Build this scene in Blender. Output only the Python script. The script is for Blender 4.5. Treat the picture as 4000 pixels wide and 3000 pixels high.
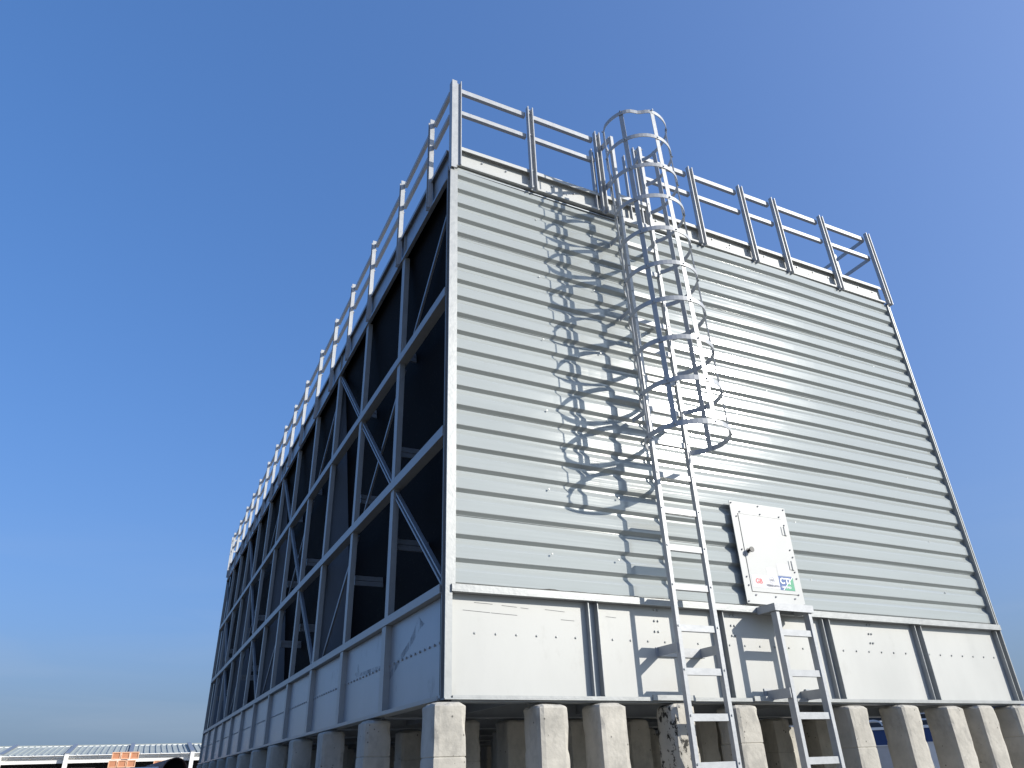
import bpy, math, random
from mathutils import Vector, Matrix, noise
S = 0.8                       # metres per layout unit
random.seed(7)
for o in list(bpy.data.objects): bpy.data.objects.remove(o)
SC = bpy.context.scene
COL = SC.collection
R = math.radians

# ------------------------------------------------------------------ camera
CAMP = (-2.5282, -6.6166, -0.6009)
YAW, PITCH, ROLL = -0.4669, 0.4991, -0.0366
FPX = 2806.975
def cam_axes():
    f = Vector((-math.sin(YAW), math.cos(YAW), 0)); r = Vector((math.cos(YAW), math.sin(YAW), 0)); u = Vector((0, 0, 1))
    f2 = f*math.cos(PITCH)+u*math.sin(PITCH); u2 = u*math.cos(PITCH)-f*math.sin(PITCH)
    r3 = r*math.cos(ROLL)+u2*math.sin(ROLL); u3 = u2*math.cos(ROLL)-r*math.sin(ROLL)
    return r3, u3, f2
cd = bpy.data.cameras.new('camera'); cam = bpy.data.objects.new('camera', cd); COL.objects.link(cam)
r3, u3, f2 = cam_axes()
m = Matrix((r3, u3, -f2)).transposed().to_4x4(); m.translation = Vector(CAMP)*S
cam.matrix_world = m
cd.sensor_width = 36; cd.lens = FPX/4000*36
cd.shift_y = -13.64/4000
cd.clip_start = 0.05; cd.clip_end = 6000
SC.camera = cam

# ------------------------------------------------------------------ light
SUN = Vector((.87, -1, .64)).normalized()
el = math.asin(SUN.z); az = math.atan2(SUN.x, SUN.y)
w = bpy.data.worlds.new('World'); SC.world = w; w.use_nodes = True
nt = w.node_tree; nt.nodes.clear()
out = nt.nodes.new('ShaderNodeOutputWorld'); bg = nt.nodes.new('ShaderNodeBackground')
sky = nt.nodes.new('ShaderNodeTexSky'); sky.sky_type = 'NISHITA'; sky.sun_disc = False
sky.sun_elevation = el; sky.sun_rotation = az
sky.air_density = 1.0; sky.dust_density = 5.5; sky.ozone_density = 1.0; sky.altitude = 0
# faint cirrus low over the horizon
tc = nt.nodes.new('ShaderNodeTexCoord'); mp = nt.nodes.new('ShaderNodeMapping'); mp.inputs['Scale'].default_value = (1.2, 1.2, 9)
nz = nt.nodes.new('ShaderNodeTexNoise'); nz.inputs['Scale'].default_value = 2.6; nz.inputs['Detail'].default_value = 6; nz.inputs['Distortion'].default_value = .5
cr = nt.nodes.new('ShaderNodeMapRange'); cr.inputs[1].default_value = .5; cr.inputs[2].default_value = .78; cr.inputs[4].default_value = .24
sp = nt.nodes.new('ShaderNodeSeparateXYZ')
hz = nt.nodes.new('ShaderNodeMapRange'); hz.inputs[1].default_value = .0; hz.inputs[2].default_value = .30; hz.inputs[3].default_value = 1; hz.inputs[4].default_value = 0
mu = nt.nodes.new('ShaderNodeMath'); mu.operation = 'MULTIPLY'
mx = nt.nodes.new('ShaderNodeMix'); mx.data_type = 'RGBA'; mx.inputs[7].default_value = (2.5, 2.9, 3.5, 1)
L = nt.links.new
L(tc.outputs['Generated'], mp.inputs[0]); L(mp.outputs[0], nz.inputs[0]); L(nz.outputs[0], cr.inputs[0])
L(tc.outputs['Generated'], sp.inputs[0]); L(sp.outputs[2], hz.inputs[0]); L(cr.outputs[0], mu.inputs[0]); L(hz.outputs[0], mu.inputs[1])
L(mu.outputs[0], mx.inputs[0])
hs = nt.nodes.new('ShaderNodeHueSaturation'); hs.inputs['Saturation'].default_value = 1.42; hs.inputs['Value'].default_value = 1.0
L(sky.outputs[0], hs.inputs['Color']); 
tn = nt.nodes.new('ShaderNodeMix'); tn.data_type = 'RGBA'; tn.blend_type = 'MULTIPLY'; tn.inputs[0].default_value = 1; tn.inputs[7].default_value = (.86, 1.22, 1.95, 1)
gm = nt.nodes.new('ShaderNodeGamma'); gm.inputs[1].default_value = .55; L(hs.outputs[0], gm.inputs[0])
L(gm.outputs[0], tn.inputs[6]); 
hm = nt.nodes.new('ShaderNodeMapRange'); hm.inputs[1].default_value = -.02; hm.inputs[2].default_value = .16; hm.inputs[3].default_value = .85; hm.inputs[4].default_value = 0
hx = nt.nodes.new('ShaderNodeMix'); hx.data_type = 'RGBA'; hx.inputs[7].default_value = (1.42, 2.05, 2.95, 1)
L(sp.outputs[2], hm.inputs[0]); L(hm.outputs[0], hx.inputs[0]); L(tn.outputs[2], hx.inputs[6]); L(hx.outputs[2], mx.inputs[6]); L(mx.outputs[2], bg.inputs[0]); bg.inputs[1].default_value = 0.15
L(bg.outputs[0], out.inputs[0])
sd = bpy.data.lights.new('sun', 'SUN'); sd.energy = 4.2; sd.angle = R(.5); sd.color = (1, .95, .87)
so = bpy.data.objects.new('sun', sd); COL.objects.link(so)
so.rotation_euler = SUN.to_track_quat('Z', 'Y').to_euler(); so.location = (20, -20, 30)
SC.view_settings.view_transform = 'Standard'; SC.view_settings.look = 'None'
SC.view_settings.exposure = 0.4; SC.view_settings.gamma = 1
SC.render.resolution_x = 1024; SC.render.resolution_y = 768

# ------------------------------------------------------------------ materials
def mat(name, col, rough=.6, metal=0., var=.1, scale=3., stretch=(1, 1, 1), bump=0., bscale=40., spots=None, dirt=None, spec=.5, bstretch=None, rvar=(.08, .12)):
    """procedural surface: base colour with large soft variation, optional stains, fine relief"""
    M = bpy.data.materials.new(name); M.use_nodes = True; t = M.node_tree; b = t.nodes['Principled BSDF']; l = t.links.new
    b.inputs['Roughness'].default_value = rough; b.inputs['Metallic'].default_value = metal
    b.inputs['Specular IOR Level'].default_value = spec
    g = t.nodes.new('ShaderNodeNewGeometry')
    mp = t.nodes.new('ShaderNodeMapping'); mp.inputs['Scale'].default_value = stretch; l(g.outputs['Position'], mp.inputs[0])
    n = t.nodes.new('ShaderNodeTexNoise'); n.inputs['Scale'].default_value = scale; n.inputs['Detail'].default_value = 7; n.inputs['Roughness'].default_value = .62; l(mp.outputs[0], n.inputs[0])
    mr = t.nodes.new('ShaderNodeMapRange'); mr.inputs[1].default_value = .3; mr.inputs[2].default_value = .7; mr.inputs[3].default_value = 1-var; mr.inputs[4].default_value = 1+var; l(n.outputs[0], mr.inputs[0])
    mu = t.nodes.new('ShaderNodeVectorMath'); mu.operation = 'SCALE'; mu.inputs[0].default_value = col; l(mr.outputs[0], mu.inputs['Scale'])
    cur = mu.outputs[0]
    if dirt:   # (colour, scale, lo, hi, amount, stretch)
        mp2 = t.nodes.new('ShaderNodeMapping'); mp2.inputs['Scale'].default_value = dirt[5]; mp2.inputs['Location'].default_value = (3.1, 1.7, 9.2); l(g.outputs['Position'], mp2.inputs[0])
        n2 = t.nodes.new('ShaderNodeTexNoise'); n2.inputs['Scale'].default_value = dirt[1]; n2.inputs['Detail'].default_value = 9; n2.inputs['Roughness'].default_value = .7; l(mp2.outputs[0], n2.inputs[0])
        r2 = t.nodes.new('ShaderNodeMapRange'); r2.inputs[1].default_value = dirt[2]; r2.inputs[2].default_value = dirt[3]; r2.inputs[4].default_value = dirt[4]; l(n2.outputs[0], r2.inputs[0])
        x = t.nodes.new('ShaderNodeMix'); x.data_type = 'RGBA'; l(r2.outputs[0], x.inputs[0]); l(cur, x.inputs[6]); x.inputs[7].default_value = (*dirt[0], 1); cur = x.outputs[2]
    if spots:  # (colour, scale, threshold, amount)
        v = t.nodes.new('ShaderNodeTexVoronoi'); v.inputs['Scale'].default_value = spots[1]; l(g.outputs['Position'], v.inputs[0])
        n3 = t.nodes.new('ShaderNodeTexNoise'); n3.inputs['Scale'].default_value = spots[1]*.35; l(g.outputs['Position'], n3.inputs[0])
        ad = t.nodes.new('ShaderNodeMath'); ad.operation = 'MULTIPLY_ADD'; l(n3.outputs[0], ad.inputs[0]); ad.inputs[1].default_value = .55; l(v.outputs[0], ad.inputs[2])
        r3_ = t.nodes.new('ShaderNodeMapRange'); r3_.inputs[1].default_value = spots[2]; r3_.inputs[2].default_value = spots[2]+.06; r3_.inputs[3].default_value = spots[3]; r3_.inputs[4].default_value = 0; l(ad.outputs[0], r3_.inputs[0])
        x = t.nodes.new('ShaderNodeMix'); x.data_type = 'RGBA'; l(r3_.outputs[0], x.inputs[0]); l(cur, x.inputs[6]); x.inputs[7].default_value = (*spots[0], 1); cur = x.outputs[2]
    l(cur, b.inputs['Base Color'])
    rr = t.nodes.new('ShaderNodeMapRange'); rr.inputs[3].default_value = max(rough-rvar[0], .05); rr.inputs[4].default_value = min(rough+rvar[1], 1); l(n.outputs[0], rr.inputs[0]); l(rr.outputs[0], b.inputs['Roughness'])
    if bump:
        mp3 = t.nodes.new('ShaderNodeMapping'); mp3.inputs['Scale'].default_value = bstretch or (1, 1, 1); l(g.outputs['Position'], mp3.inputs[0])
        nb = t.nodes.new('ShaderNodeTexNoise'); nb.inputs['Scale'].default_value = bscale; nb.inputs['Detail'].default_value = 4; l(mp3.outputs[0], nb.inputs[0])
        bp = t.nodes.new('ShaderNodeBump'); bp.inputs['Strength'].default_value = bump; bp.inputs['Distance'].default_value = .01; l(nb.outputs[0], bp.inputs['Height']); l(bp.outputs[0], b.inputs['Normal'])
    return M
GALV = mat('galvanised_steel', (.33, .34, .335), .42, .25, .07, 9, bump=.12, bscale=30)
DARKG = mat('dull_zinc_steel', (.30, .32, .34), .45, .5, .1, 6)
PANEL = mat('zinc_panel', (.44, .443, .42), .5, .08, .05, 2.2, (1, 1, .4), bump=.10, bscale=2.2, dirt=((.30, .295, .27), 4, .57, .76, .45, (1, 1, .45)))
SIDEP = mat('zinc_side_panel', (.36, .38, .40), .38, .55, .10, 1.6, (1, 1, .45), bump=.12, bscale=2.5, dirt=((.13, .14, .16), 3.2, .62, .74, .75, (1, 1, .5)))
CORR = mat('corrugated_sheet', (.362, .385, .372), .12, .04, .05, 1.1, (.25, 1, 3), bump=.14, bscale=3.0, bstretch=(.12, 1, 11), dirt=((.46, .46, .43), 7, .62, .80, .35, (.35, 1, 1.3)), rvar=(.02, .02), spec=.42)
LADDER = mat('galvanised_ladder', (.40, .41, .415), .42, .1, .08, 14, bump=.1, bscale=40)
CONC = mat('rough_concrete', (.44, .415, .36), .9, 0, .16, 4.5, bump=.5, bscale=26, dirt=((.25, .24, .215), 6, .50, .72, .75, (1, 1, .7)), spots=((.10, .095, .085), 15, .30, .9), spec=.2)
TAR = mat('tarred_concrete', (.44, .415, .36), .9, 0, .15, 5, bump=.5, bscale=26, dirt=((.025, .024, .022), 12, .53, .57, .95, (1.3, 1, .8)), spec=.2)
FILL = mat('fill_media', (.006, .006, .007), .8, 0, .3, 3, spots=((.018, .019, .017), 26, .42, .9), spec=.1)
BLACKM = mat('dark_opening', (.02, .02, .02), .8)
PART = mat('partition_sheet', (.22, .26, .31), .5, .45, .08, 1.3, (1, 1, .5))
WHITE = mat('white_paint', (.78, .77, .74), .6, 0, .06, 2)
DOORW = mat('door_white', (.47, .475, .455), .5, 0, .03, 6)
ROOFM = mat('shed_roof_sheet', (.34, .37, .35), .75, 0, .1, .4, spec=.2)
ORANGE = mat('formwork_panel', (.50, .22, .115), .7, 0, .15, 1.5)
ORANGEL = mat('formwork_edge', (.72, .42, .26), .7, 0, .1, 3)
RUST = mat('rusty_pipe', (.20, .11, .08), .8, 0, .25, 4)
BLUE = mat('blue_hoarding', (.022, .055, .16), .5, 0, .1, 1)
GROUND = mat('ground_concrete', (.16, .147, .125), .95, 0, .18, .25, bump=.2, bscale=8, spec=.2)
RED = mat('red_ink', (.55, .08, .09), .5); PINK = mat('pink_glow_print', (.80, .55, .54), .5); GREYST = mat('grey_sticker', (.60, .60, .63), .5)
GREYD = mat('grey_plate', (.50, .50, .50), .45); NAVY = mat('navy_print', (.03, .09, .26), .5); GREEN = mat('green_print', (.05, .30, .16), .5)
INK = mat('grey_ink', (.22, .22, .24), .6); WPRINT = mat('white_print', (.8, .8, .8), .5); BLACKP = mat('black_plastic', (.02, .02, .02), .4)
SCRATCH = mat('dark_scuff', (.12, .12, .12), .7)

# ------------------------------------------------------------------ mesh builder (layout units)
class MB:
    def __init__(s): s.v = []; s.f = []
    def add(s, vs, fs):
        n = len(s.v); s.v += [tuple(a) for a in vs]; s.f += [tuple(i+n for i in q) for q in fs]; return s
    def box(s, x0, x1, y0, y1, z0, z1):
        return s.add([(x0, y0, z0), (x1, y0, z0), (x1, y1, z0), (x0, y1, z0), (x0, y0, z1), (x1, y0, z1), (x1, y1, z1), (x0, y1, z1)],
                     [(0, 3, 2, 1), (4, 5, 6, 7), (0, 1, 5, 4), (1, 2, 6, 5), (2, 3, 7, 6), (3, 0, 4, 7)])
    def bar(s, a, b, wd, th, up=(0, 0, 1)):
        a = Vector(a); b = Vector(b); d = (b-a).normalized(); u = Vector(up); sd = d.cross(u).normalized(); u = sd.cross(d).normalized()
        vs = []
        for p in (a, b):
            for i, j in ((-1, -1), (1, -1), (1, 1), (-1, 1)): vs.append(p+sd*wd/2*i+u*th/2*j)
        return s.add(vs, [(0, 1, 2, 3), (7, 6, 5, 4), (0, 4, 5, 1), (1, 5, 6, 2), (2, 6, 7, 3), (3, 7, 4, 0)])
    def cyl(s, a, b, r, n=8, caps=True, r2=None):
        a = Vector(a); b = Vector(b); d = (b-a).normalized(); t = Vector((0, 0, 1)) if abs(d.z) < .9 else Vector((1, 0, 0))
        e1 = d.cross(t).normalized(); e2 = d.cross(e1); vs = []; r2 = r if r2 is None else r2
        for p, q in ((a, r), (b, r2)):
            for i in range(n): vs.append(p+(e1*math.cos(2*math.pi*i/n)+e2*math.sin(2*math.pi*i/n))*q)
        fs = [(i, (i+1) % n, n+(i+1) % n, n+i) for i in range(n)]
        if caps: fs += [tuple(range(n))[::-1], tuple(range(n, 2*n))]
        return s.add(vs, fs)
    def ribbon(s, pts, w_axis, wd, th_pts):
        """closed strip: pts outer path, th_pts inner path, width along w_axis"""
        n = len(pts); w_ = Vector(w_axis)*wd/2; vs = []
        for p, q in zip(pts, th_pts):
            p = Vector(p); q = Vector(q); vs += [p-w_, p+w_, q+w_, q-w_]
        fs = [(0, 1, 2, 3), (4*n-1, 4*n-2, 4*n-3, 4*n-4)]
        for i in range(n-1):
            for k in range(4): fs.append((4*i+k, 4*i+4+k, 4*i+4+(k+1) % 4, 4*i+(k+1) % 4))
        return s.add(vs, fs)
    def mesh(s, name, m, smooth=False):
        me = bpy.data.meshes.new(name); me.from_pydata([(a*S, b*S, c*S) for a, b, c in s.v], [], s.f)
        me.materials.append(m); me.validate(); me.update()
        import bmesh
        bm = bmesh.new(); bm.from_mesh(me); bmesh.ops.recalc_face_normals(bm, faces=bm.faces); bm.to_mesh(me); bm.free()
        if smooth:
            for p in me.polygons: p.use_smooth = True
        return me
def put(name, me, parent=None, loc=(0, 0, 0), rz=0, label=None, kind=None):
    o = bpy.data.objects.new(name, me); COL.objects.link(o); o.location = Vector(loc)*S; o.rotation_euler = (0, 0, rz)
    if parent: o.parent = parent
    if label: o['label'] = label
    if kind: o['kind'] = kind
    return o
def part(name, mb, m, parent=None, loc=(0, 0, 0), rz=0, smooth=False, **k): return put(name, mb.mesh(name, m, smooth), parent, loc, rz, **k)
def thing(name, label, cat, loc=(0, 0, 0), rz=0, group=None, me=None):
    o = put(name, me, None, loc, rz); o['label'] = label; o['category'] = cat
    if group: o['group'] = group
    return o
def child_copies(name, me, parent, locs, rz=0):
    return [put(name, me, parent, l, rz) for l in locs]

# ------------------------------------------------------------------ setting
GZ = -2.62
g = MB(); g.add([(-900, -900, GZ), (900, -900, GZ), (900, 900, GZ), (-900, 900, GZ)], [(0, 1, 2, 3)])
part('ground', g, GROUND, kind='structure')
g = MB(); g.box(-1.2, 9.6, -.9, 25.2, GZ-.1, GZ+.08); part('foundation_slab', g, CONC, kind='structure')

# ------------------------------------------------------------------ cooling tower
W, LEN = 8.43, 24.1
G1, G2, ZT, ZF = 2.70, 4.56, 6.93, 6.59
ZFL = 6.38
T = thing('cooling_tower', 'long galvanised cooling tower with corrugated end wall and dark inlet side on concrete piers', 'cooling tower')

# end wall: five corrugated sheets, each lapping the one below
def corr_sheet(z0, z1, proud, seed):
    P = .2445; prof = []; z = z0
    # phase locked to absolute height: rib top edge (dark band start) at 1.055 + k*P
    pts = []
    k = -3
    while 1.055+k*P-.2 < z1+.3:
        b = 1.055+k*P      # lower edge of the crest
        pts += [(b-.036, .042), (b-.003, .002), (b+.002, .0), (b+.112, .0), (b+.122, .003), (b+.172, .036), (b+.182, .041)]
        k += 1
    def y_at(zz):
        for (a, ya), (c, yc) in zip(pts, pts[1:]):
            if a <= zz <= c: return ya+(yc-ya)*(zz-a)/(c-a)
        return .045
    prof = [(z0, y_at(z0))]+[q for q in pts if z0+.002 < q[0] < z1-.002]+[(z1, y_at(z1))]
    nx = 46; x0, x1 = .108, 8.385; vs = []; fs = []
    for i in range(nx+1):
        x = x0+(x1-x0)*i/nx
        for (zz, yy) in prof:
            dn = noise.noise(Vector((x*.9, zz*2.1, seed)))*.004+noise.noise(Vector((x*3.1, zz*5, seed+5)))*.0012
            bow = .028*math.cos(math.pi*(x-2)/4) if 2 < x < 6 else (.028*x/2 if x <= 2 else -.028*(8.43-x)/2.43)
            vs.append((x, .020-proud+yy+dn+bow*.9, zz+noise.noise(Vector((x*.7, round(zz*4), seed+9)))*.002))
    n = len(prof)
    for i in range(nx):
        for j in range(n-1): fs.append((i*n+j, (i+1)*n+j, (i+1)*n+j+1, i*n+j+1))
    b = MB(); b.add(vs, fs); return b
zs = [1.0, 1.760, 2.985, 4.205, 5.425, 6.56]
for i in range(5):
    part('corrugated_sheet', corr_sheet(zs[i]-(.0 if i == 0 else .012), zs[i+1]+.03, .0055*i, 3.3*i), CORR, T)
b = MB(); b.box(.11, 8.38, .095, .105, 1.0, 6.56); part('wall_backing', b, DARKG, T)
# screws on the corrugated wall
b = MB()
for zz in (1.40, 2.13, 3.11, 4.09, 5.07, 6.04):
    for xx in (1.25, 2.1, 3.3, 4.95, 5.8, 6.7, 7.5):
        a = zz+random.uniform(-.01, .01); xx += random.uniform(-.05, .05); b.cyl((xx, .012, a+.03), (xx, .003, a+.03), .011, 6)
part('wall_screws', b, GALV, T, kind='stuff')

# corner posts (open channels)
def corner_post(flip, yb):
    """channel post, mouth to the side, two stepped front faces"""
    b = MB(); s = -1 if flip else 1; yd = 1 if not yb else -1
    X = lambda a: a*s
    def bx(xa, xb, ya, yb_, z0, z1):
        x0, x1 = sorted((X(xa), X(xb))); y0, y1 = sorted((ya*yd, yb_*yd)); b.box(x0, x1, y0, y1, z0, z1)
    bx(0, .072, -.014, .0, 0, 6.62); bx(.0722, .108, -.004, .012, 1.03, 6.55)
    bx(.060, .072, .0005, .1, 0, 6.62); bx(0, .0598, .086, .1, 0, 6.62)
    return b
part('corner_post', corner_post(False, False), GALV, T)
part('post_shade', MB().box(.052, .0595, .001, .0855, .001, 6.6), BLACKM, T)  # black strip over the web stands in for shade in the channel
part('post_shade', MB().box(.0005, .03, .101, .118, .04, 6.37), BLACKM, T)  # second black strip, painted shade between post and panels
b = MB(); b.box(8.385, 8.402, -.03, .09, 1.03, 6.57); b.box(8.4025, 8.440, .05, .09, 0, 6.62); b.box(8.4405, 8.458, -.02, .09, 0, 6.62)
part('corner_post', b, GALV, T)
part('corner_post', corner_post(False, True), GALV, T, (0, LEN, 0)); part('corner_post', corner_post(True, True), GALV, T, (W, LEN, 0))

# grime caught along the foot of the corrugated wall
gm_ = MB(); vs = []; n_ = 120
for i in range(n_+1):
    x = .12+8.24*i/n_; vs += [(x, .0085, 1.030), (x, .0085, 1.040+.016*abs(noise.noise(Vector((x*3, 1, 2))))+.010*abs(noise.noise(Vector((x*11, 4, 2)))))]
gm_.add(vs, [(2*i, 2*i+2, 2*i+3, 2*i+1) for i in range(n_)])
part('grime_line', gm_, mat('grime', (.10, .098, .088), .9, 0, .4, 20), T)
# basin, end side: five zinc panels with folded flanges
for i in range(5):
    x0 = i*1.685+.03 if i else .076; x1 = (i+1)*1.685-.075 if i < 4 else 8.36
    if i == 0: x0 = .078
    b = MB(); b.box(x0, x1, .062, .07, .035, .955)
    p = part('basin_panel', b, PANEL, T)
    if i: part('panel_flange', MB().box(x0, x0+.010, -.004, .0615, .036, .953), GALV, p)
    part('panel_flange', MB().box(*((x1-.010, x1) if i < 4 else (x1+.001, x1+.012)), -.004, .0615, .036, .953), GALV, p)
    bt = MB(); x = .112+.2255*round(i*1.685/.2255)
    while x < x1-.06:
        if x > x0+.05: bt.cyl((x, .062, .594), (x, .052, .594), .011, 7)
        x += .2255
    if i in (1, 2, 3):
        xc = {1: 2.49, 2: 4.17-.6, 3: 5.83}[i]
        for zz in (.925, .812, .700):
            for d in (0, .048): bt.cyl((xc+d-(.925-zz)*.08, .062, zz), (xc+d-(.925-zz)*.08, .048, zz), .012, 7)
        if i == 2:
            for zz in (.925, .812, .700):
                for d in (0, .048): bt.cyl((4.78+d, .062, zz), (4.78+d, .048, zz), .012, 7)
    part('bolts', bt, GALV, p, kind='stuff')
    if i < 4:
        b = MB(); b.box(x1+.0005, x1+.104, .064, .072, .036, .953); part('joint_plate', b, DARKG, T)
b = MB(); b.box(.06, 8.46, -.034, .061, .956, .972); b.box(.06, 8.46, -.034, -.022, .9725, 1.028); b.box(.06, 8.46, -.0215, .075, 1.012, 1.026)
part('basin_top_rail', b, GALV, T)
b = MB(); b.box(.0, 8.45, -.03, .12, -.004, .008); b.box(.078, 8.45, -.03, -.02, .0085, .032); part('basin_sill', b, GALV, T)
for x0, x1 in ((2.27, 2.80), (3.62, 3.84)):
    b = MB(); b.box(x0, x1, -.05, -.0305, .0, .05); part('sill_splice', b, GALV, T)
# dark pencil marks and scuffs drawn on the panels
sc_ = MB()
for (xa, za, xb, zb) in ((.33, .878, .53, .872), (.63, .866, .80, .858), (.84, .855, .93, .85), (1.12, .853, 1.35, .842), (.21, .80, .50, .789), (.51, .788, .8, .779), (1.3, .762, 1.46, .757), (1.85, .82, 1.98, .815)):
    sc_.add([(xa, .0605, za), (xb, .0605, zb), (xb, .0605, zb+.0045), (xa, .0605, za+.0045)], [(0, 1, 2, 3)])
part('pencil_line', sc_, SCRATCH, T)

# basin, inlet side: twelve panels between channel posts
YP = LEN/12
colp = MB(); colp.box(.0, .012, -.15, 0, 0, 1); colp.box(.0125, .10, -.012, 0, 0, 1); colp.box(.0125, .1, -.15, -.138, 0, 1)
bcol = MB()
for (a, c_) in ((0, .012),): pass
cm = MB(); cm.box(-.012, .0, -.13, .02, .03, .95); cm.box(.0005, .058, .008, .020, .03, .95); cm.box(.0005, .058, -.13, -.118, .03, .95)
cme = cm.mesh('basin_post', GALV)
gme = MB().box(.046, .0578, .0205, .034, .04, .95).mesh('joint_gap_shade', BLACKM)  # solid black strip paints the shadow line of the joint
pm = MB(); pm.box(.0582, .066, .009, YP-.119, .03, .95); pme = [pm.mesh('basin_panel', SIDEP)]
sb = MB()
for k in range(13): sb.cyl((.058, .12+k*.145, .52), (.045, .12+k*.145, .52), .014, 6)
sbm = sb.mesh('bolts', GALV)
for i in range(12):
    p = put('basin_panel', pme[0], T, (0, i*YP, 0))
    q = put('bolts', sbm, p, (0, 0, 0)); q['kind'] = 'stuff'
    if i: put('basin_post', cme, T, (0, i*YP, 0)); put('joint_gap_shade', gme, T, (0, i*YP, 0))
b = MB(); b.box(-.02, -.008, .1, LEN-.1, .956, 1.045); b.box(-.0075, .10, .1, LEN-.1, .956, .968); b.box(-.0075, .10, .1, LEN-.1, 1.03, 1.044); part('basin_side_rail', b, GALV, T)
b = MB(); b.box(-.03, .12, .1, LEN-.1, -.004, .006); b.box(-.03, -.02, .1, LEN-.1, .0065, .035); part('basin_side_sill', b, GALV, T)
# dents and scuffs on the two nearest side panels
def patch(pts, x=.0565):
    b = MB(); b.add([(x, y, z) for y, z in pts], [tuple(range(len(pts)))]); return b
part('dent', patch([(3.43, .60), (3.30, .545), (3.05, .55), (2.72, .53), (2.40, .52), (2.2, .50), (2.2, .555), (2.45, .575), (2.8, .58), (3.1, .585), (3.22, .62), (3.28, .71), (3.34, .62)]), mat('dark_graze', (.16, .18, .21), .5, .3, .3, 18), T)
part('dent', patch([(1.86, .36), (1.45, .52), (1.15, .62), (.98, .70), (.86, .75), (.72, .78), (.83, .83), (.92, .90), (1.0, .82), (1.18, .69), (1.5, .58), (1.86, .44)]), bpy.data.materials['dark_graze'], T)

gz = bpy.data.materials['dark_graze']; t_ = gz.node_tree; pb = t_.nodes['Principled BSDF']
nn = t_.nodes.new('ShaderNodeTexNoise'); nn.inputs['Scale'].default_value = 3.5; nn.inputs['Detail'].default_value = 8; nn.inputs['Roughness'].default_value = .8
gg = t_.nodes.new('ShaderNodeNewGeometry'); mm = t_.nodes.new('ShaderNodeMapping'); mm.inputs['Scale'].default_value = (1, 2.5, .9); t_.links.new(gg.outputs['Position'], mm.inputs[0]); t_.links.new(mm.outputs[0], nn.inputs[0])
rm = t_.nodes.new('ShaderNodeMapRange'); rm.inputs[1].default_value = .42; rm.inputs[2].default_value = .60; t_.links.new(nn.outputs[0], rm.inputs[0]); rm.inputs[4].default_value = .55; t_.links.new(rm.outputs[0], pb.inputs['Alpha'])
# upper frame: columns, girts, diagonals
col = MB(); col.box(0, .012, -.0, .13, 1.046, 6.37); col.box(.0125, .075, 0, .012, 1.046, 6.37); col.box(.0125, .075, .118, .13, 1.046, 6.37)
colm = col.mesh('column', GALV)
for i in range(1, 12): put('column', colm, T, (0.004, i*YP-.13, 0))
gm = MB(); gm.box(-.014, -.002, .1, LEN-.1, -.06, .06); gm.box(-.0015, .003, .1, LEN-.1, .048, .06); gm.box(-.0015, .11, .1, LEN-.1, -.06, -.048)
for z in (G1, G2): part('girt', gm, GALV, T, (0, 0, z))
def diag(y0, z0, y1, z1, x=.05, wd=.06, double=False):
    b = MB()
    if double:
        d = Vector((0, y1-y0, z1-z0)).normalized(); nrm = Vector((0, -d.z, d.y))*.028
        for sgn in (-1, 1): b.bar(Vector((x, y0, z0))+nrm*sgn, Vector((x, y1, z1))+nrm*sgn, .022, .05, up=(1, 0, 0))
        b.bar((x+.02, y0, z0), (x+.02, y1, z1), .05, .01, up=(1, 0, 0))
    else: b.bar((x, y0, z0), (x, y1, z1), wd, .03, up=(1, 0, 0))
    part('diagonal_brace', b, DARKG, T)
for c in range(4):
    y = c*6.025; a, bb, cc, d = y, y+YP, y+2*YP, y+3*YP
    diag(bb-.03, G1-.06, a+.12, 1.05, .05, double=True); diag(cc+.03, G1-.06, d-.12, 1.05, .13, .05)
    diag(cc-.03, G2-.06, bb+.06, G1+.06, .05, double=True); diag(bb+.03, G2-.06, cc-.06, G1+.06, .13, .045)
    diag(a+.12, ZFL-.05, bb-.06, G2+.06, .13, .05); diag(d-.1, ZFL-.05, cc+.06, G2+.06, .05, double=True)
# fascias
def fascia_end():
    b = MB(); b.box(.11, 8.36, .03, .04, ZF, ZT-.02)
    b.box(.11, 8.36, -.035, .0295, ZF-.010, ZF+.004); b.box(.11, 8.36, -.035, -.026, ZF+.0045, ZF+.022)
    b.box(.11, 8.36, -.03, .06, ZT-.0195, ZT); b.box(.11, 8.36, -.034, -.026, ZT-.062, ZT-.020); return b
part('fascia', fascia_end(), DOORW, T)
b = MB(); b.box(.11, 8.37, .0, .10, ZF-.075, ZF-.0605); part('wall_cap_angle', b, DARKG, T)
bt = MB()
for k in range(22):
    x = .48+k*.366; bt.cyl((x, .03, 6.80), (x, .012, 6.80), .012, 7)
for xc in (1.77, 4.86-.6, 4.80, 6.6):
    for d in (0, .055): bt.cyl((xc+d, .03, 6.74), (xc+d, .02, 6.74), .009, 6)
part('fascia_bolts', bt, DARKG, T, kind='stuff')
b = MB(); b.box(.03, .04, .1, LEN-.1, ZFL, ZT-.02); b.box(-.02, .0295, .1, LEN-.1, ZFL-.012, ZFL+.002); b.box(-.02, -.012, .1, LEN-.1, ZFL+.0025, ZFL+.03)
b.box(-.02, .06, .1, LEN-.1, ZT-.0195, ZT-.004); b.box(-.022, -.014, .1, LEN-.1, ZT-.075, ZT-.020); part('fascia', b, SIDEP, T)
st = MB(); st.box(.0, .0295, 0, .012, ZFL+.003, ZT-.022); stm = st.mesh('fascia_stiffener', GALV)
for i in range(1, 12): put('fascia_stiffener', stm, T, (0, i*YP-.06, 0))
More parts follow.
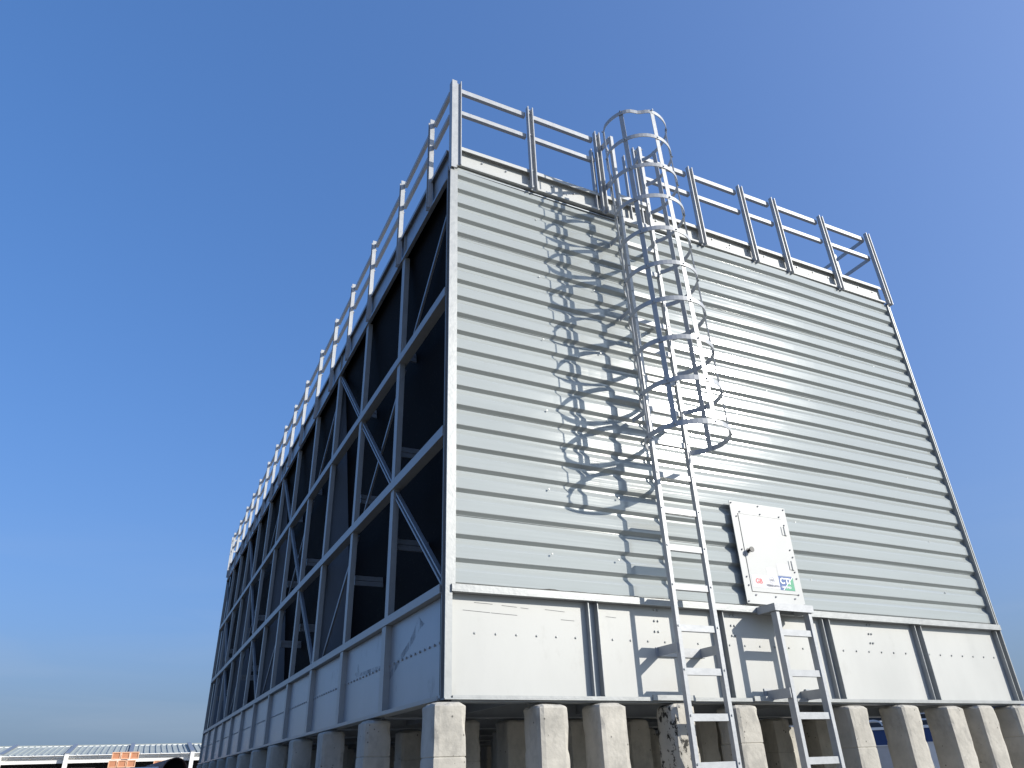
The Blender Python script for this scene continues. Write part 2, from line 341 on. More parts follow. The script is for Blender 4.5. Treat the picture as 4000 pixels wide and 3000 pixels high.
# roof deck, far walls, floor
b = MB(); b.box(.045, W-.045, .045, LEN-.045, ZT-.12, ZT-.04); part('roof_deck', b, DARKG, T)
b = MB(); b.box(W-.06, W-.04, .1, LEN-.1, .0, 1.0); b.box(W-.04, W-.02, .1, LEN-.1, 6.4, ZT-.13); part('far_side_casing', b, DARKG, T)
b = MB(); b.box(.11, W-.11, LEN-.09, LEN-.07, 0, ZT-.13); part('far_end_wall', b, PART, T)
b = MB(); b.box(.07, W-.07, .08, LEN-.08, .15, .17); part('basin_floor', b, DARKG, T)
b = MB(); b.box(.07, W-.07, .10, LEN-.10, .70, .72); part('basin_water_tray', b, BLACKM, T)
# plain dark sheet added on the hidden side so that light does not pour through
b = MB(); b.box(W-.5, W-.48, .1, LEN-.1, .73, 6.6); part('far_side_light_block', b, FILL, T)
# fill packs and partitions
xf = lambda z: .13+.095*(6.38-z)
for c in range(4):
    y0 = c*6.025+(.10 if c == 0 else .04); y1 = (c+1)*6.025-.04; zb, zt_ = .74, 6.60
    b = MB(); b.add([(xf(zb), y0, zb), (4, y0, zb), (4, y1, zb), (xf(zb), y1, zb), (xf(zt_), y0, zt_), (4, y0, zt_), (4, y1, zt_), (xf(zt_), y1, zt_)],
                    [(0, 3, 2, 1), (4, 5, 6, 7), (0, 1, 5, 4), (1, 2, 6, 5), (2, 3, 7, 6), (3, 0, 4, 7)])
    part('fill_pack', b, FILL, T)
    b = MB(); yy = (c+1)*6.025
    if c < 3:
        b.box(.02, 4, yy-.012, yy+.012, .73, 6.6); part('partition_wall', b, PART, T)
# water-distribution supports between column and fill
for i in range(1, 12):
    if i % 3 == 0: continue
    for z in (1.97, 3.23, 4.73):
        b = MB(); b.box(.12, xf(z)+.02, -.012, .012, -.07, -.004); b.box(.12, xf(z)+.02, -.012, .012, .004, .07); b.box(.12, xf(z)+.02, .0125, .02, -.07, .07)
        part('support_beam', b, DARKG, T, (0, i*YP+.03, z))
# under-frame resting on the piers
rows = [.05+2.06*k for k in range(12)]
for y in rows:
    b = MB(); b.box(.09, W-.09, y+.06, y+.075, -.0, .145); b.box(.09, W-.09, y-.02, y+.155, -.018, -.0045); part('underframe_beam', b, DARKG, T)
for x in (1.05, 2.65, 5.0, 6.8):
    b = MB(); b.box(x, x+.014, .16, LEN-.2, .03, .147); part('underframe_joist', b, DARKG, T)

# access door in the corrugated wall
Dr = MB()
DX0, DX1, DZ0, DZ1 = 3.775, 4.70, 1.055, 2.315
dx0, dx1, dz0, dz1 = 3.880, 4.600, 1.200, 2.155
Dr.box(DX0, dx0-.006, -.045, -.035, DZ0, DZ1); Dr.box(dx1+.006, DX1, -.045, -.035, DZ0, DZ1); Dr.box(dx0-.006, dx1+.006, -.045, -.035, DZ0, dz0-.006); Dr.box(dx0-.006, dx1+.006, -.045, -.035, dz1+.006, DZ1)
fr = part('door_frame', Dr, DOORW, T)
b = MB(); b.box(dx0-.02, dx1+.02, -.030, .0, dz0-.02, dz1+.02); part('door_reveal', b, BLACKM, fr)
b = MB()
for x, z in ((3.80, 2.29), (4.24, 2.29), (4.67, 2.29), (3.915, 2.185), (4.25, 2.185), (4.57, 2.185), (3.85, 2.12), (3.84, 1.70), (3.855, 1.64), (3.845, 1.27), (3.835, 1.37), (4.63, 2.08), (4.64, 1.76), (4.66, 1.67), (4.645, 1.40), (4.64, 1.48), (4.62, 1.2), (3.93, 1.16), (4.24, 1.155), (4.55, 1.15), (3.80, 1.08), (4.68, 1.08)):
    b.cyl((x, -.045, z), (x, -.056, z), .010, 7)
part('frame_screws', b, INK, fr, kind='stuff')
b = MB(); b.box(dx0, dx1, -.052, -.0305, dz0, dz1); door = part('access_door', b, DOORW, T)
b = MB(); b.cyl((3.935, -.052, 1.69), (3.935, -.060, 1.69), .030, 14); b.cyl((3.935, -.060, 1.69), (3.935, -.105, 1.69), .016, 10); b.cyl((3.935, -.105, 1.69), (3.935, -.118, 1.69), .034, 14); part('door_handle', b, BLACKP, door)
for z in (2.0, 1.56):
    b = MB(); b.box(4.56, 4.645, -.058, -.0525, z-.055, z+.055); b.cyl((4.603, -.062, z-.055), (4.603, -.062, z+.055), .006, 6); part('hinge', b, DOORW, door)
def rect(x0, x1, z0, z1, y): return MB().add([(x0, y, z0), (x1, y, z0), (x1, y, z1), (x0, y, z1)], [(0, 1, 2, 3)])
part('sticker', rect(3.905, 4.335, 1.252, 1.402, -.0535), GREYST, door, label='pale grey certification sticker')
part('sticker', rect(4.335, 4.575, 1.242, 1.414, -.0535), NAVY, door, label='navy and green certification sticker')
part('plate', rect(4.345, 4.55, 1.422, 1.565, -.0535), GREYD, door, label='plain grey name plate')
part('plate', rect(4.17, 4.31, 1.412, 1.500, -.0535), WPRINT, door, label='small white data plate')
b = MB(); b.add([(4.40, -.0545, 1.244), (4.573, -.0545, 1.244), (4.573, -.0545, 1.41)], [(0, 1, 2)]); part('print_field', b, GREEN, door)
b = MB(); b.bar((4.385, -.0550, 1.244), (4.572, -.0550, 1.413), .0003, .009); part('print_stripe', b, WPRINT, door)
b = MB(); n = 28; b.add([(4.015+.068*math.cos(i*2*math.pi/n), -.0545, 1.328+.050*math.sin(i*2*math.pi/n)) for i in range(n)], [tuple(range(n))]); part('print_halo', b, PINK, door)
def ring(cx, cz, r, th, y, m):
    b = MB(); n = 32; vs = []
    for i in range(n):
        a = i*2*math.pi/n
        for q in (r, r-th): vs.append((cx+q*math.cos(a), y, cz+q*math.sin(a)))
    b.add(vs, [(2*i, (2*i+2) % (2*n), (2*i+3) % (2*n), 2*i+1) for i in range(n)]); part('emblem_ring', b, m, door)
ring(4.222, 1.352, .040, .0035, -.0546, INK)
def text(s, x, z, h, y, m, sx=1., bold=.0):
    cu = bpy.data.curves.new('t', 'FONT'); cu.body = s; cu.size = h*S; cu.offset = bold*S; cu.extrude = .0003
    cu.align_x = 'LEFT'
    t = bpy.data.objects.new('t', cu); COL.objects.link(t); dg = bpy.context.evaluated_depsgraph_get(); dg.update()
    me = bpy.data.meshes.new_from_object(t.evaluated_get(dg)); COL.objects.unlink(t); bpy.data.objects.remove(t)
    me.materials.clear(); me.materials.append(m)
    o = put('lettering', me, door, (x, y, z)); o.rotation_euler = (R(90), 0, 0); o.scale = (sx, 1, 1); return o
text('GB', 3.958, 1.300, .082, -.0560, RED, 1.0, .0018)
text('CQC', 4.192, 1.342, .030, -.0555, INK, 1., .0008)
text('中国质量认证中心', 4.118, 1.274, .030, -.0555, INK, .88, .0004)
text('CTI', 4.350, 1.322, .098, -.0562, WPRINT, 1.12, .0032)
text('CERTIFIED', 4.358, 1.268, .034, -.0562, WPRINT, 1.0, .0010)

# ------------------------------------------------------------------ guard rails
ZR = 8.18
def gpost(h0, h1):   # channel, mouth towards -y, width along x centred
    b = MB(); b.box(-.045, .045, .0, .012, h0, h1); b.box(-.045, -.031, -.055, -.0005, h0, h1); b.box(.031, .045, -.055, -.0005, h0, h1)
    for z in (h0+.06, h0+.36, h1-.1, h1-.55): b.cyl((0, .0, z), (0, -.02, z), .014, 6)
    return b
gr = thing('rooftop_guardrail', 'galvanised two-rail guardrail along the roof edge above the corrugated wall, broken by the ladder gap', 'guardrail', (0, 0, 6.5))
pmR = gpost(6.55-6.5, ZR-6.5).mesh('post', LADDER)
for x in (1.240, 2.415, 4.235, 5.312, 6.06, 7.225, 8.44): put('post', pmR, gr, (x, -.03, 0))
b = MB(); b.box(-.045, .03, -.012, .0, .0, ZR-6.5+.02); b.box(.075, .087, -.045, .0, .05, ZR-6.5); b.box(.03, .075, -.012, .0, .05, ZR-6.5-.03); b.box(-.045, -.033, .0005, .09, .0, ZR-6.5+.02)
part('post', b, LADDER, gr, (.045, -.036, 0))
def rail_x(x0, x1, z0, z1):
    b = MB(); b.box(x0, x1, -.005, .008, z0, z1); b.box(x0, x1, .0085, .05, z0, z0+.01); b.box(x0, x1, .0085, .05, z1-.01, z1); part('rail', b, LADDER, gr, (0, -.0, -6.5))
for x0, x1 in ((.13, 1.19), (1.285, 2.37), (3.17, 4.19), (4.28, 5.265), (5.357, 6.015), (6.105, 7.18), (7.27, 8.39)):
    rail_x(x0, x1, 8.035, 8.115); rail_x(x0, x1, 7.595, 7.665)
b = MB(); b.box(2.30, 2.375, .02, .035, 6.6-6.5, 7.82-6.5); b.box(2.30, 2.315, -.03, .0195, 6.6-6.5, 7.82-6.5); part('doubling_channel', b, LADDER, gr)
b = MB(); b.box(3.11, 3.125, -.05, .0, .0, ZR-6.5); b.box(3.1255, 3.185, -.012, .0, .0, ZR-6.5); b.box(3.1855, 3.20, -.05, .0, .0, ZR-6.5); part('gate_post', b, LADDER, gr)

gl = thing('side_guardrail', 'long guardrail receding along the roof edge above the open inlet side', 'guardrail', (0, 0, 6.38))
pL = MB(); pL.box(.0, .012, -.045, .045, 0, 1.74); pL.box(-.055, -.0005, -.045, -.031, 0, 1.74); pL.box(-.055, -.0005, .031, .045, 0, 1.74); pLm = pL.mesh('post', LADDER)
YL = [.74, 2.14, 3.82, 5.28, 6.65, 8.05, 9.65, 11.1, 12.5, 13.9, 15.35, 16.95, 18.4, 19.9, 21.6, 23.3]
for y in YL: put('post', pLm, gl, (-.005, y, 0))
for z0, z1 in ((1.60, 1.675), (1.14, 1.21)):
    for y0, y1 in zip([.02]+YL, YL+[LEN]):
        b = MB(); b.box(-.006, .006, y0+.046, y1-.046, z0, z1); b.box(.0065, .045, y0+.046, y1-.046, z0, z0+.01); part('rail', b, LADDER, gl)
gf = thing('far_end_guardrail', 'short guardrail across the distant end of the roof', 'guardrail', (0, LEN, 6.5))
for x in (0, 1.4, 2.8, 4.2, 5.6, 7.0, 8.4): put('post', pmR, gf, (x, .03, 0), math.pi)
for z0, z1 in ((1.5, 1.58), (1.06, 1.13)):
    b = MB(); b.box(0, 8.4, -.01, .005, z0, z1); part('rail', b, LADDER, gf)
gs = thing('right_side_guardrail', 'guardrail running away from the far right roof corner', 'guardrail', (W, 0, 6.5))
for y in YL[:-1:1]: put('post', pLm, gs, (.0, y-.0, -.0), math.pi)
for z0, z1 in ((1.53, 1.60), (1.09, 1.16)):
    b = MB(); b.box(-.03, -.015, .02, LEN-.05, z0, z1); b.box(-.0145, .02, .02, LEN-.05, z1-.012, z1); part('rail', b, LADDER, gs)

# ------------------------------------------------------------------ caged ladder
CL = thing('caged_ladder', 'tall galvanised ladder with a hooped safety cage fixed to the corrugated wall', 'ladder', (2.77, -.28, GZ))
lz = -GZ
def P(x, y, z): return (x-2.77, y+.28, z+lz)
def stile(xa, xb, out_left):
    b = MB(); a = P(xa, -.31, GZ+.08); c = P(xb, -.25, 7.9)
    b.box(a[0], c[0], a[1], a[1]+.012, a[2], c[2])
    if out_left: b.box(a[0], a[0]+.012, a[1]+.0125, c[1], a[2], c[2])
    else: b.box(a[0], a[0]+.012, a[1]+.0125, c[1], a[2], c[2])
    return b
part('stile', stile(2.485, 2.532, True), LADDER, CL); part('stile', stile(3.003, 3.052, False), LADDER, CL)
rg = MB(); rg.box(-.235, .235, -.015, -.003, -.052, .016); rg.box(-.235, .235, -.0025, .04, -.052, -.042); rg.box(-.235, .235, -.0025, .04, .006, .016); rgm = rg.mesh('rung', LADDER)
k = -5
for k in range(-5, 17):
    z = -.149+.4304*k; put('rung', rgm, CL, (2.7675-2.77, -.0, z+lz-.01))
bt = MB()
for k in range(-5, 17):
    z = -.149+.4304*k
    for x in (2.506, 3.03): a = P(x, -.31, z-.01); bt.cyl(a, (a[0], a[1]-.010, a[2]), .011, 6)
part('rung_bolts', bt, DARKG, CL, kind='stuff')
cx, cy, rr = 2.70, -.675, .485
def lean(z): return .030-.0235*(z-2.73)
def cage_pt(ang, z, r=rr):
    x = cx+r*math.cos(ang); y = cy+r*math.sin(ang)
    wgt = min(1, max(0, (-.30-y)/.35)); return P(x+lean(z)*wgt, y, z)
a0 = math.atan2(-.285-cy, 2.478-cx); a1 = math.atan2(-.285-cy, 3.058-cx)+2*math.pi
for i in range(10):
    z = 2.735+.5435*i-(.035 if i == 9 else 0); n = 44; o_ = []; i_ = []
    zj = random.uniform(-.006, .006)
    for k in range(n+1):
        a = a0+(a1-a0)*k/n; wob = .004*math.sin(3*a+i*1.7)
        rx = rr+wob-(.055*math.exp(-((math.degrees(a)-246)/14)**2) if i == 9 else 0)
        o_.append(cage_pt(a, z+zj, rx)); i_.append(cage_pt(a, z+zj, rx-.010))
    b = MB(); b.ribbon(o_, (0, 0, 1), .062, i_); part('hoop', b, LADDER, CL)
for ang in (162, 214, 270, 326, 378):
    b = MB(); a = R(ang); zs_ = [2.70+(7.625-2.70)*k/18 for k in range(19)]
    t = Vector((-math.sin(a), math.cos(a), 0))
    b.ribbon([cage_pt(a, z, rr-.011) for z in zs_], t, .062, [cage_pt(a, z, rr-.019) for z in zs_]); st_ = part('cage_strap', b, LADDER, CL)
    bt = MB()
    for i in range(10):
        p = cage_pt(a, 2.735+.5435*i, rr); q = cage_pt(a, 2.735+.5435*i, rr+.014); bt.cyl(p, q, .012, 6)
    part('bolts', bt, DARKG, st_, kind='stuff')
# wall brackets
for z in (.49, 3.22-.0, 4.74, 6.02):
    for x in (2.478, 3.045):
        b = MB()
        if z < 1: b.box(*[x-2.77, x-2.77+.012], .0, .34, z+lz-.05, z+lz+.045); b.box(x-2.77-.03, x-2.77+.06, .335, .345, z+lz-.05, z+lz+.045)
        else: b.box(x-2.77, x-2.77+.012, .03, .29, z+lz-.035, z+lz+.03)
        part('wall_bracket', b, LADDER, CL)
b = MB(); b.box(-.30, .30, .327, .334, .49+lz-.05, .49+lz+.045); part('bracket_plate', b, LADDER, CL)
for z in (7.86, 7.05):
    for x0, x1 in ((2.487, 2.475), (3.06, 3.115)):
        b = MB(); b.bar(P(x0, -.27, z), P(x1, -.04, z), .014, .11); b.bar(P(x0+.02, -.27, z+.05), P(x1+.02, -.04, z+.05), .05, .012); part('top_bracket', b, LADDER, CL)
for xx in (2.905, ):
    b = MB(); a = P(xx, -.05, 6.5); b.box(a[0], a[0]+.012, a[1], a[1]+.06, a[2], a[2]+1.42); part('inner_stile', b, LADDER, CL)

# ------------------------------------------------------------------ short ladder with landing, below the door
SL = thing('short_ladder', 'short galvanised ladder ending in a small step platform under the white door', 'ladder', (4.2, -.28, GZ))
def Q(x, y, z): return (x-4.2, y+.28, z+lz)
def bx(parent, name, x0, x1, y0, y1, z0, z1, m=LADDER):
    a = Q(x0, y0, z0); c = Q(x1, y1, z1); b = MB(); b.box(a[0], c[0], a[1], c[1], a[2], c[2]); return part(name, b, m, parent)
for xa in (3.925, 4.425):
    b = MB(); a = Q(xa, -.31, GZ+.08); h = .925+lz; b.box(a[0], a[0]+.046, a[1], a[1]+.012, a[2], h); b.box(a[0], a[0]+.012, a[1]+.0125, a[1]+.085, a[2], h); part('stile', b, LADDER, SL)
rg2 = MB(); rg2.box(-.229, .229, -.015, -.003, -.052, .016); rg2.box(-.229, .229, -.0025, .04, -.052, -.042); rg2.box(-.229, .229, -.0025, .04, .006, .016); rg2m = rg2.mesh('rung', LADDER)
for k in range(-5, 3): put('rung', rg2m, SL, (4.198-4.2, 0, -.135+.4304*k+lz-.01))
bx(SL, 'platform_plate', 3.90, 4.50, -.318, -.035, 1.000, 1.012)
bx(SL, 'platform_front_lip', 3.90, 4.50, -.33, -.3185, .93, 1.012)
for x in (3.90, 4.488): bx(SL, 'platform_arm', x, x+.012, -.3180, -.04, .93, .9995)
for x in (3.905, 4.43):
    bx(SL, 'wall_bracket', x, x+.012, -.30, .06, .015, .115); 
bx(SL, 'bracket_plate', 3.875, 4.0, .05, .060, .04, .14)
for x in (4.50,):
    bx(SL, 'wall_bolt', x, x+.06, .04, .061, .125, .14, DARKG); 

# ------------------------------------------------------------------ concrete piers
def pier_mesh(seed, mat_, wx=.30, wy=.34, H=2.52, chip=1.):
    nx, ny = 6, 6; g1 = .34+.13*math.sin(seed*2.3); g2 = g1+.75; zl = sorted([H*k/26 for k in range(27)]+[.035]+[g+d for g in (g1, g2) for d in (-.006, -.0005, .0005+.004, .010)]); nz = len(zl)-1; b = MB(); vs = []; idx = {}
    def vid(i, j, k):
        if (i, j, k) in idx: return idx[(i, j, k)]
        x = wx*i/nx; y = wy*j/ny; z = -zl[k]
        ex = 1 if i in (0, nx) else 0; ey = 1 if j in (0, ny) else 0; ez = 1 if k == 0 else 0
        def N(a, s): return noise.noise(Vector((x*s+seed*7.7, y*s+a*3.3, z*s+seed)))
        e = ex+ey+ez
        dx = (1 if i == 0 else -1 if i == nx else 0); dy = (1 if j == 0 else -1 if j == ny else 0)
        if e >= 2:
            amt = .0055+max(0, N(1, 9))*.020*chip+max(0, N(2, 3.1))*.010
            if ez: amt += .004
            x += dx*amt; y += dy*amt
            if ez: z -= amt*1.3
            if e == 3: x += dx*.006; y += dy*.006; z -= .006
        x += N(3, 2.2)*.006; y += N(4, 2.2)*.006
        x += .006*(-z)*math.sin(seed*5.1)*.6
        if any(abs(zl[k]-g-.002) < .004 for g in (g1, g2)): x += (.5-i/nx)*.012*abs(dx)*(seed in (1, 4)); y += (.5-j/ny)*.012*abs(dy)*(seed in (1, 4))
        if ez: z += N(5, 6)*.008
        vs.append((x, y, z)); idx[(i, j, k)] = len(vs)-1; return idx[(i, j, k)]
    fs = []
    for k in range(nz):
        for i in range(nx):
            fs.append((vid(i, 0, k), vid(i+1, 0, k), vid(i+1, 0, k+1), vid(i, 0, k+1))); fs.append((vid(i, ny, k), vid(i, ny, k+1), vid(i+1, ny, k+1), vid(i+1, ny, k)))
        for j in range(ny):
            fs.append((vid(0, j, k), vid(0, j, k+1), vid(0, j+1, k+1), vid(0, j+1, k))); fs.append((vid(nx, j, k), vid(nx, j+1, k), vid(nx, j+1, k+1), vid(nx, j, k+1)))
    for i in range(nx):
        for j in range(ny): fs.append((vid(i, j, 0), vid(i, j+1, 0), vid(i+1, j+1, 0), vid(i+1, j, 0)))
    b.add(vs, fs); return b.mesh('concrete_pier', mat_)
PM = [pier_mesh(s, CONC, .31, .34) for s in (1, 2, 3, 4, 5)]
PTAR = pier_mesh(9, TAR, .27, .34, chip=1.6)
front = [(-.13, 'under the near left corner of the tower'), (.91, 'second from the left in the front row'), (1.57, 'third in the front row, just left of the caged ladder shadow'), (2.46, 'half hidden behind the caged ladder, streaked with black tar'),
         (3.27, 'just right of the caged ladder foot in the front row'), (4.96, 'first right of the short ladder'), (5.85, 'second right of the short ladder, topped close to the sill'), (6.68, 'third right of the short ladder with rounded top corner'), (7.31, 'fourth right of the short ladder'), (8.05, 'at the far right corner of the tower, cut by the frame')]
ZP = -.03
n_p = 0
def seat_shim(p, wx=.30):
    pass
rowname = ['front', 'second', 'third', 'fourth', 'fifth', 'sixth', 'seventh', 'eighth', 'ninth', 'tenth', 'eleventh', 'twelfth']
for r_ in range(12):
    y = -.11 if r_ == 0 else rows[r_]-.0
    for ci, (x, d) in enumerate(front):
        if r_ == 0: lab = ('sunlit rough concrete pier ' if ci != 3 else 'concrete pier ')+d; grp = 'concrete piers under the end wall'
        elif ci == 0: lab = 'shaded concrete pier under the inlet side, %s back from the near corner' % rowname[r_] if r_ > 1 else 'shaded concrete pier under the inlet side, next behind the corner pier'; grp = 'concrete piers along the inlet side'
        else:
            if ci == 9 and r_ in (1, 3): continue
            if r_ > 9: continue
            grp = 'inner concrete piers under the basin'
            lab = 'shaded inner concrete pier in the %s row under the basin, %s from the left' % (rowname[r_], ['', 'second', 'third', 'fourth', 'fifth', 'sixth', 'seventh', 'eighth', 'ninth', 'tenth'][ci])
            if r_ == 1: lab = 'inner concrete pier in the second row, seen behind the %s front-row gap' % (['', 'first', 'second', 'third', 'fourth', 'fifth', 'sixth', 'seventh', 'eighth', 'last'][ci])
        xx = x if r_ == 0 else x+(.0 if ci == 0 else .06)
        me = PTAR if (r_ == 0 and ci == 3) else PM[(r_*3+ci*2) % 5]
        if r_ and ci == 4: xx = 3.42
        thing('concrete_pier', lab, 'pier', (xx, y, ZP-(.012 if r_ == 0 and ci in (4, 5, 7, 1) else 0)), 0, grp, me)
        n_p += 1
        if r_ == 1 and ci == 4: thing('concrete_pier', 'inner concrete pier in the second row, seen between the two ladders', 'pier', (4.55, y, ZP), 0, grp, PM[2])

# ------------------------------------------------------------------ background
def pol(azd, dist, z=0):
    a = R(azd); return (CAMP[0]+dist*math.sin(a), CAMP[1]+dist*math.cos(a), z)
def elz(e, dist): return CAMP[2]+dist*math.tan(R(e))
# long white shed
D = 100.; C0 = pol(1, D); ang = -R(1)
sh = thing('industrial_shed', 'long low white shed with ribbed grey-green roof on the horizon left of the tower', 'shed', (C0[0], C0[1], GZ), ang)
hz_ = lambda e, d=D: elz(e, d)-GZ
e1, e2, e3, e4 = hz_(1.83), hz_(1.68), hz_(1.385), hz_(2.30, D+10)
b = MB(); b.box(-60, 30, 0, .3, e3, e2); part('white_wall_band', b, WHITE, sh)
b = MB(); b.box(-60, 30, -.35, .0, e2+.02, e1-.04); part('gutter', b, WHITE, sh)
b = MB(); b.box(-60, 30, -.6, -.36, e1-.08, e1); part('gutter_lip', b, WHITE, sh)
b = MB(); b.box(-60, 30, 3, 3.2, 0, e3+.2); part('dark_interior_wall', b, BLACKM, sh)
b = MB(); b.box(-60, 30, .02, .2, 0, 1.1); part('lower_wall', b, WHITE, sh)
rf = MB()
x = -60.
prof = []
while x < 30:
    prof += [(x, 0), (x+.40, 0), (x+.43, .09), (x+.57, .09), (x+.60, 0)]; x += .62
vs = []
for (a, h) in prof: vs += [(a, -.3, e1+h), (a, 10, e4+h)]
rf.add(vs, [(2*i, 2*i+2, 2*i+3, 2*i+1) for i in range(len(prof)-1)]); part('ribbed_roof', rf, ROOFM, sh)
b = MB(); b.box(-60, 30, 9.9, 10.2, e4-.05, hz_(2.33, D+10)); part('ridge_flashing', b, WHITE, sh)
b = MB(); b.box(-60, 30, 11, 11.2, e4, hz_(2.39, D+11)); part('ridge_vent', b, ROOFM, sh)
for xc in (-13.1, -6.95, -.75, 5.65, 11.9, -19.3, -25.5):
    b = MB(); b.box(xc-.2, xc+.2, -.75, .35, .0, e1+.05); part('column', b, WHITE, sh)
    b = MB(); b.bar((xc, -.5, e1+.12), (xc, 10.5, e4+.25), .45, .15); part('roof_gutter_strip', b, DARKG, sh)
for k in range(-14, 14): 
    xx = k*2.08+.3
    b = MB(); b.bar((xx, -.65, e1+.02), (xx-.3, -.02, e2-.12), .07, .07); part('gutter_hanger', b, WHITE, sh)
# low pale roof in front at the far left
b = MB(); p0 = pol(-7.5, 60); 
lw = thing('low_canopy', 'pale sloping canopy edge below the shed at the far left', 'canopy', (p0[0], p0[1], GZ), 0)
b = MB(); h0 = elz(1.31, 60)-GZ; h1 = elz(1.06, 60)-GZ; b.add([(-6, 0, h0), (6.5, 0, h1), (6.5, 4, h1-.02), (-6, 4, h0), (-6, 0, h0-.3), (6.5, 0, h1-.3), (6.5, 4, h1-.32), (-6, 4, h0-.3)], [(0, 1, 2, 3), (4, 7, 6, 5), (0, 4, 5, 1), (1, 5, 6, 2), (2, 6, 7, 3), (3, 7, 4, 0)]); part('canopy_roof', b, mat('pale_pink_sheet', (.66, .58, .60), .6), lw)
for xx in (-5.5, 0, 6):
    b = MB(); b.box(xx, xx+.15, .5, .65, 0, h1-.32); part('canopy_post', b, WHITE, lw)
# formwork stacks
def formwork(name, label, azl, azr, eltop, dist, rows_, cols, rowh):
    a = pol((azl+azr)/2, dist); wdt = dist*R(azr-azl)
    t = thing('formwork_stack', label, 'formwork', (a[0], a[1], GZ), -R((azl+azr)/2), 'orange formwork panels')
    top = elz(eltop, dist)-GZ; pw = wdt/cols; z = top; r = 0
    while z > .05:
        h = min(rowh, z)
        for c in range(cols):
            x0 = -wdt/2+c*pw+(.06*math.sin(r*3+1)); b = MB(); b.box(x0+.05, x0+pw-.05, 0, .10, z-h+.05, z-.05); fp = part('panel', b, ORANGE, t)
            b = MB()
            b.box(x0+.01, x0+.055, -.03, .12, z-h+.01, z-.01); b.box(x0+pw-.055, x0+pw-.01, -.03, .12, z-h+.01, z-.01)
            b.box(x0+.056, x0+pw-.056, -.03, .12, z-.055, z-.01); b.box(x0+.056, x0+pw-.056, -.03, .12, z-h+.01, z-h+.055); part('panel_rib', b, ORANGEL, fp)
        z -= h+.02; r += 1
formwork('a', 'upright orange-brown formwork panels stacked before the white shed', -.56, 1.02, 1.96, 45, 2, 3, .345)
formwork('b', 'lower orange formwork panel between the tall stack and the black pipe', 1.92, 2.95, 1.43, 45, 1, 2, .345)
# big pipe with black mouth
pd = 20.; pc = pol(3.33, pd, elz(.80, pd)); 
pp = thing('steel_pipe', 'large rusty pipe with a black open mouth at the foot of the tower', 'pipe', (pc[0], pc[1], GZ), 0)
hh = pc[2]-GZ; dirp = Vector((-math.sin(R(2.5)), math.cos(R(2.5)), 0)); rad = pd*math.tan(R(.775)); Lp = 6.5
b = MB(); n = 40
e1_ = Vector((dirp.y, -dirp.x, 0)); vs = []
for rr_, dd in ((rad, 0), (rad, Lp), (rad*.93, Lp), (rad*.93, 0)):
    for i in range(n): a = 2*math.pi*i/n; vs.append(Vector((0, 0, hh))+dirp*dd+e1_*rr_*math.cos(a)+Vector((0, 0, 1))*rr_*math.sin(a))
fs = []
for q in range(4):
    for i in range(n): fs.append((q*n+i, q*n+(i+1) % n, ((q+1) % 4)*n+(i+1) % n, ((q+1) % 4)*n+i))
b.add(vs, fs); part('pipe_wall', b, RUST, pp, smooth=False)
b = MB(); b.cyl(Vector((0, 0, hh))+dirp*.5, Vector((0, 0, hh))+dirp*(Lp-.2), rad*.925, 24); part('pipe_mouth_shade', b, BLACKM, pp)  # black plug paints the shade inside the open pipe
for dd in (1.2, Lp-1.2):
    b = MB(); c = dirp*dd; b.bar(c+e1_*-.5+Vector((0, 0, (hh-rad)/2)), c+e1_*.5+Vector((0, 0, (hh-rad)/2)), .3, hh-rad-.01); part('pipe_saddle', b, CONC, pp)
# pale wrapped pipe in front
w0 = pol(-1.0, 26, elz(.98, 26)); w1 = pol(2.35, 21, elz(.93, 21))
wp = thing('wrapped_pipe', 'long pale wrapped pipe lying below the orange panels', 'pipe', (w0[0], w0[1], GZ), 0)
b = MB(); b.cyl((0, 0, w0[2]-GZ), (w1[0]-w0[0], w1[1]-w0[1], w1[2]-GZ), .03, 12, r2=.05); part('pipe_body', b, WHITE, wp, smooth=True)
for t_ in (.1, .9):
    b = MB(); q = Vector((w1[0]-w0[0], w1[1]-w0[1], 0))*t_; b.box(q.x-.03, q.x+.03, q.y-.03, q.y+.03, 0, w0[2]-GZ+.005); part('pipe_stand', b, DARKG, wp)
# things seen between the piers
def block(name, label, cat, azc, dist, el0, el1, wd_az, m, depth=.6, group=None):
    a = pol(azc, dist); z1 = elz(el1, dist)-GZ; w2 = dist*R(wd_az)/2
    b = MB(); b.box(-w2, w2, 0, depth, 0, z1-.03); t = thing(name, label, cat, (a[0], a[1], GZ), -R(azc), group); part('body', b, m, t)
    b = MB(); b.box(-w2-.02, w2+.02, -.02, depth+.02, z1-.029, z1); part('top_edge', b, WHITE, t); return t
hd = thing('blue_hoarding', 'blue sheet hoarding with pale top rail seen between the piers behind the tower', 'hoarding', pol(48, 42, GZ), -R(48))
hb = elz(1.66, 42)-GZ
for k in range(-12, 13):
    b = MB(); b.box(k*1.2+.01, k*1.2+1.19, 0, .06, 0, hb); part('sheet', b, BLUE, hd)
b = MB(); b.box(-14.5, 15.7, -.05, .1, hb+.001, hb+.12); part('top_rail', b, WHITE, hd)
block('concrete_block', 'light grey concrete block in front of the blue hoarding, behind the ladder', 'block', 39.6, 30, 0, .55, 1.6, WHITE)
block('white_cabinet', 'grey cabinet with a white edge behind the piers right of the short ladder', 'cabinet', 50.6, 30, 0, .78, 1.5, GREYD)
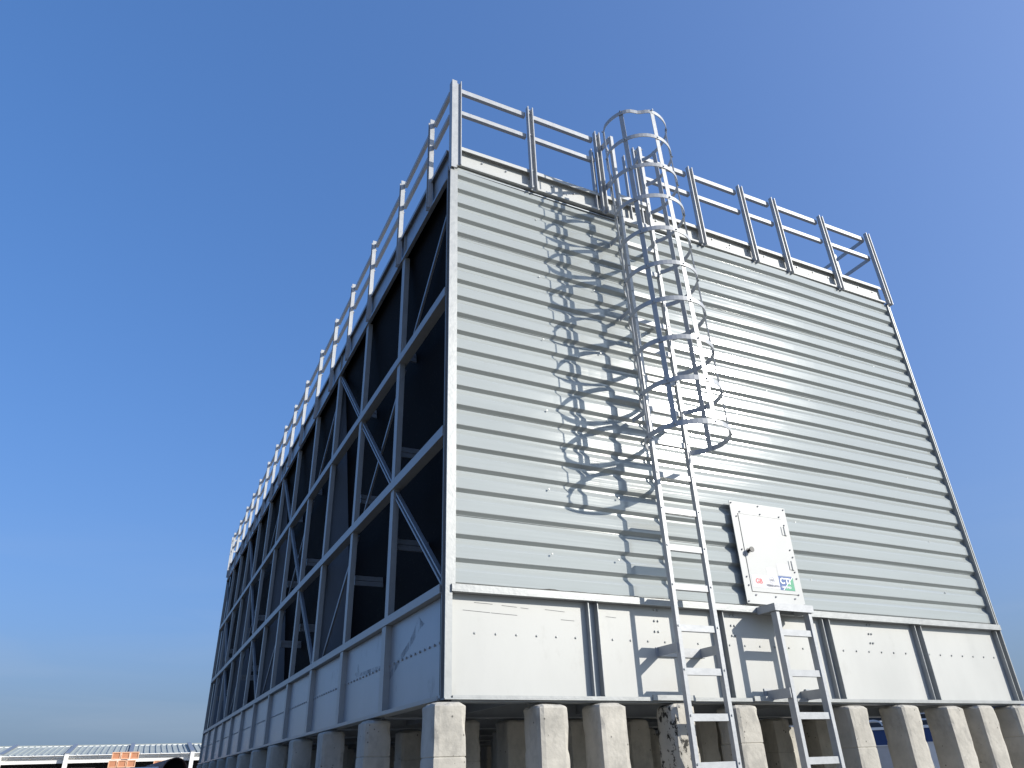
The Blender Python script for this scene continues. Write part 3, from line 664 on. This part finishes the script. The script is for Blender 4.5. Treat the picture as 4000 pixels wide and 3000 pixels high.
block('white_crate', 'white crate partly hidden behind the right-hand piers', 'crate', 53.3, 30, 0, .86, 1.1, WHITE)
block('pale_pallet', 'pale pallet standing on end behind the last visible pier', 'pallet', 56.6, 30, 0, 1.0, .9, WHITE)
ws = thing('pipe_rack', 'white steel pipe rack above the blue hoarding, glimpsed under the basin', 'rack', pol(51, 46, GZ), -R(51))
for xx in (-8, -4.5, -2.2, -1.2, 2.0, 5.0):
    b = MB(); b.box(xx, xx+.14, 0, .14, 0, elz(2.2, 46)-GZ); part('post', b, WHITE, ws)
b = MB(); b.box(-9, 9, -.02, -.0005, elz(2.1, 46)-GZ, elz(2.2, 46)-GZ); part('beam', b, WHITE, ws)
b = MB(); n = 16
arc = [(-.6+.45*math.cos(math.pi*i/n), -.1, elz(1.9, 46)-GZ+.3*math.sin(math.pi*i/n)) for i in range(n+1)]; arc2 = [(-.6+.37*math.cos(math.pi*i/n), -.1, elz(1.9, 46)-GZ+.22*math.sin(math.pi*i/n)) for i in range(n+1)]
b.ribbon(arc, (0, 1, 0), .1, arc2); part('arch', b, WHITE, ws)
wh = thing('dark_warehouse', 'dark open-fronted warehouse far behind the blue hoarding, seen under the basin', 'warehouse', pol(48, 62, GZ), -R(48))
wt = elz(3.1, 62)-GZ
part('wall', MB().box(-24, 24, 0, .4, 0, wt), mat('warehouse_wall', (.05, .06, .075), .8), wh)
for k in range(-6, 7): part('column', MB().box(k*3.9, k*3.9+.25, -.3, -.001, 0, wt), GREYD, wh)
part('eaves_beam', MB().box(-24.2, 24.2, -.4, .5, wt+.001, wt+.35), WHITE, wh)
part('mid_beam', MB().box(-24, 24, -.5, -.301, elz(2.45, 62)-GZ, elz(2.56, 62)-GZ), GREYD, wh)
tk = thing('dark_tank', 'dark blue vessel behind the last piers at the right edge', 'tank', pol(59.5, 38, GZ), 0)
b = MB(); b.cyl((0, 0, 0), (0, 0, elz(1.75, 38)-GZ), 1.6, 28); part('shell', b, BLUE, tk, smooth=False)
print('piers', n_p, 'objects', len(bpy.data.objects))
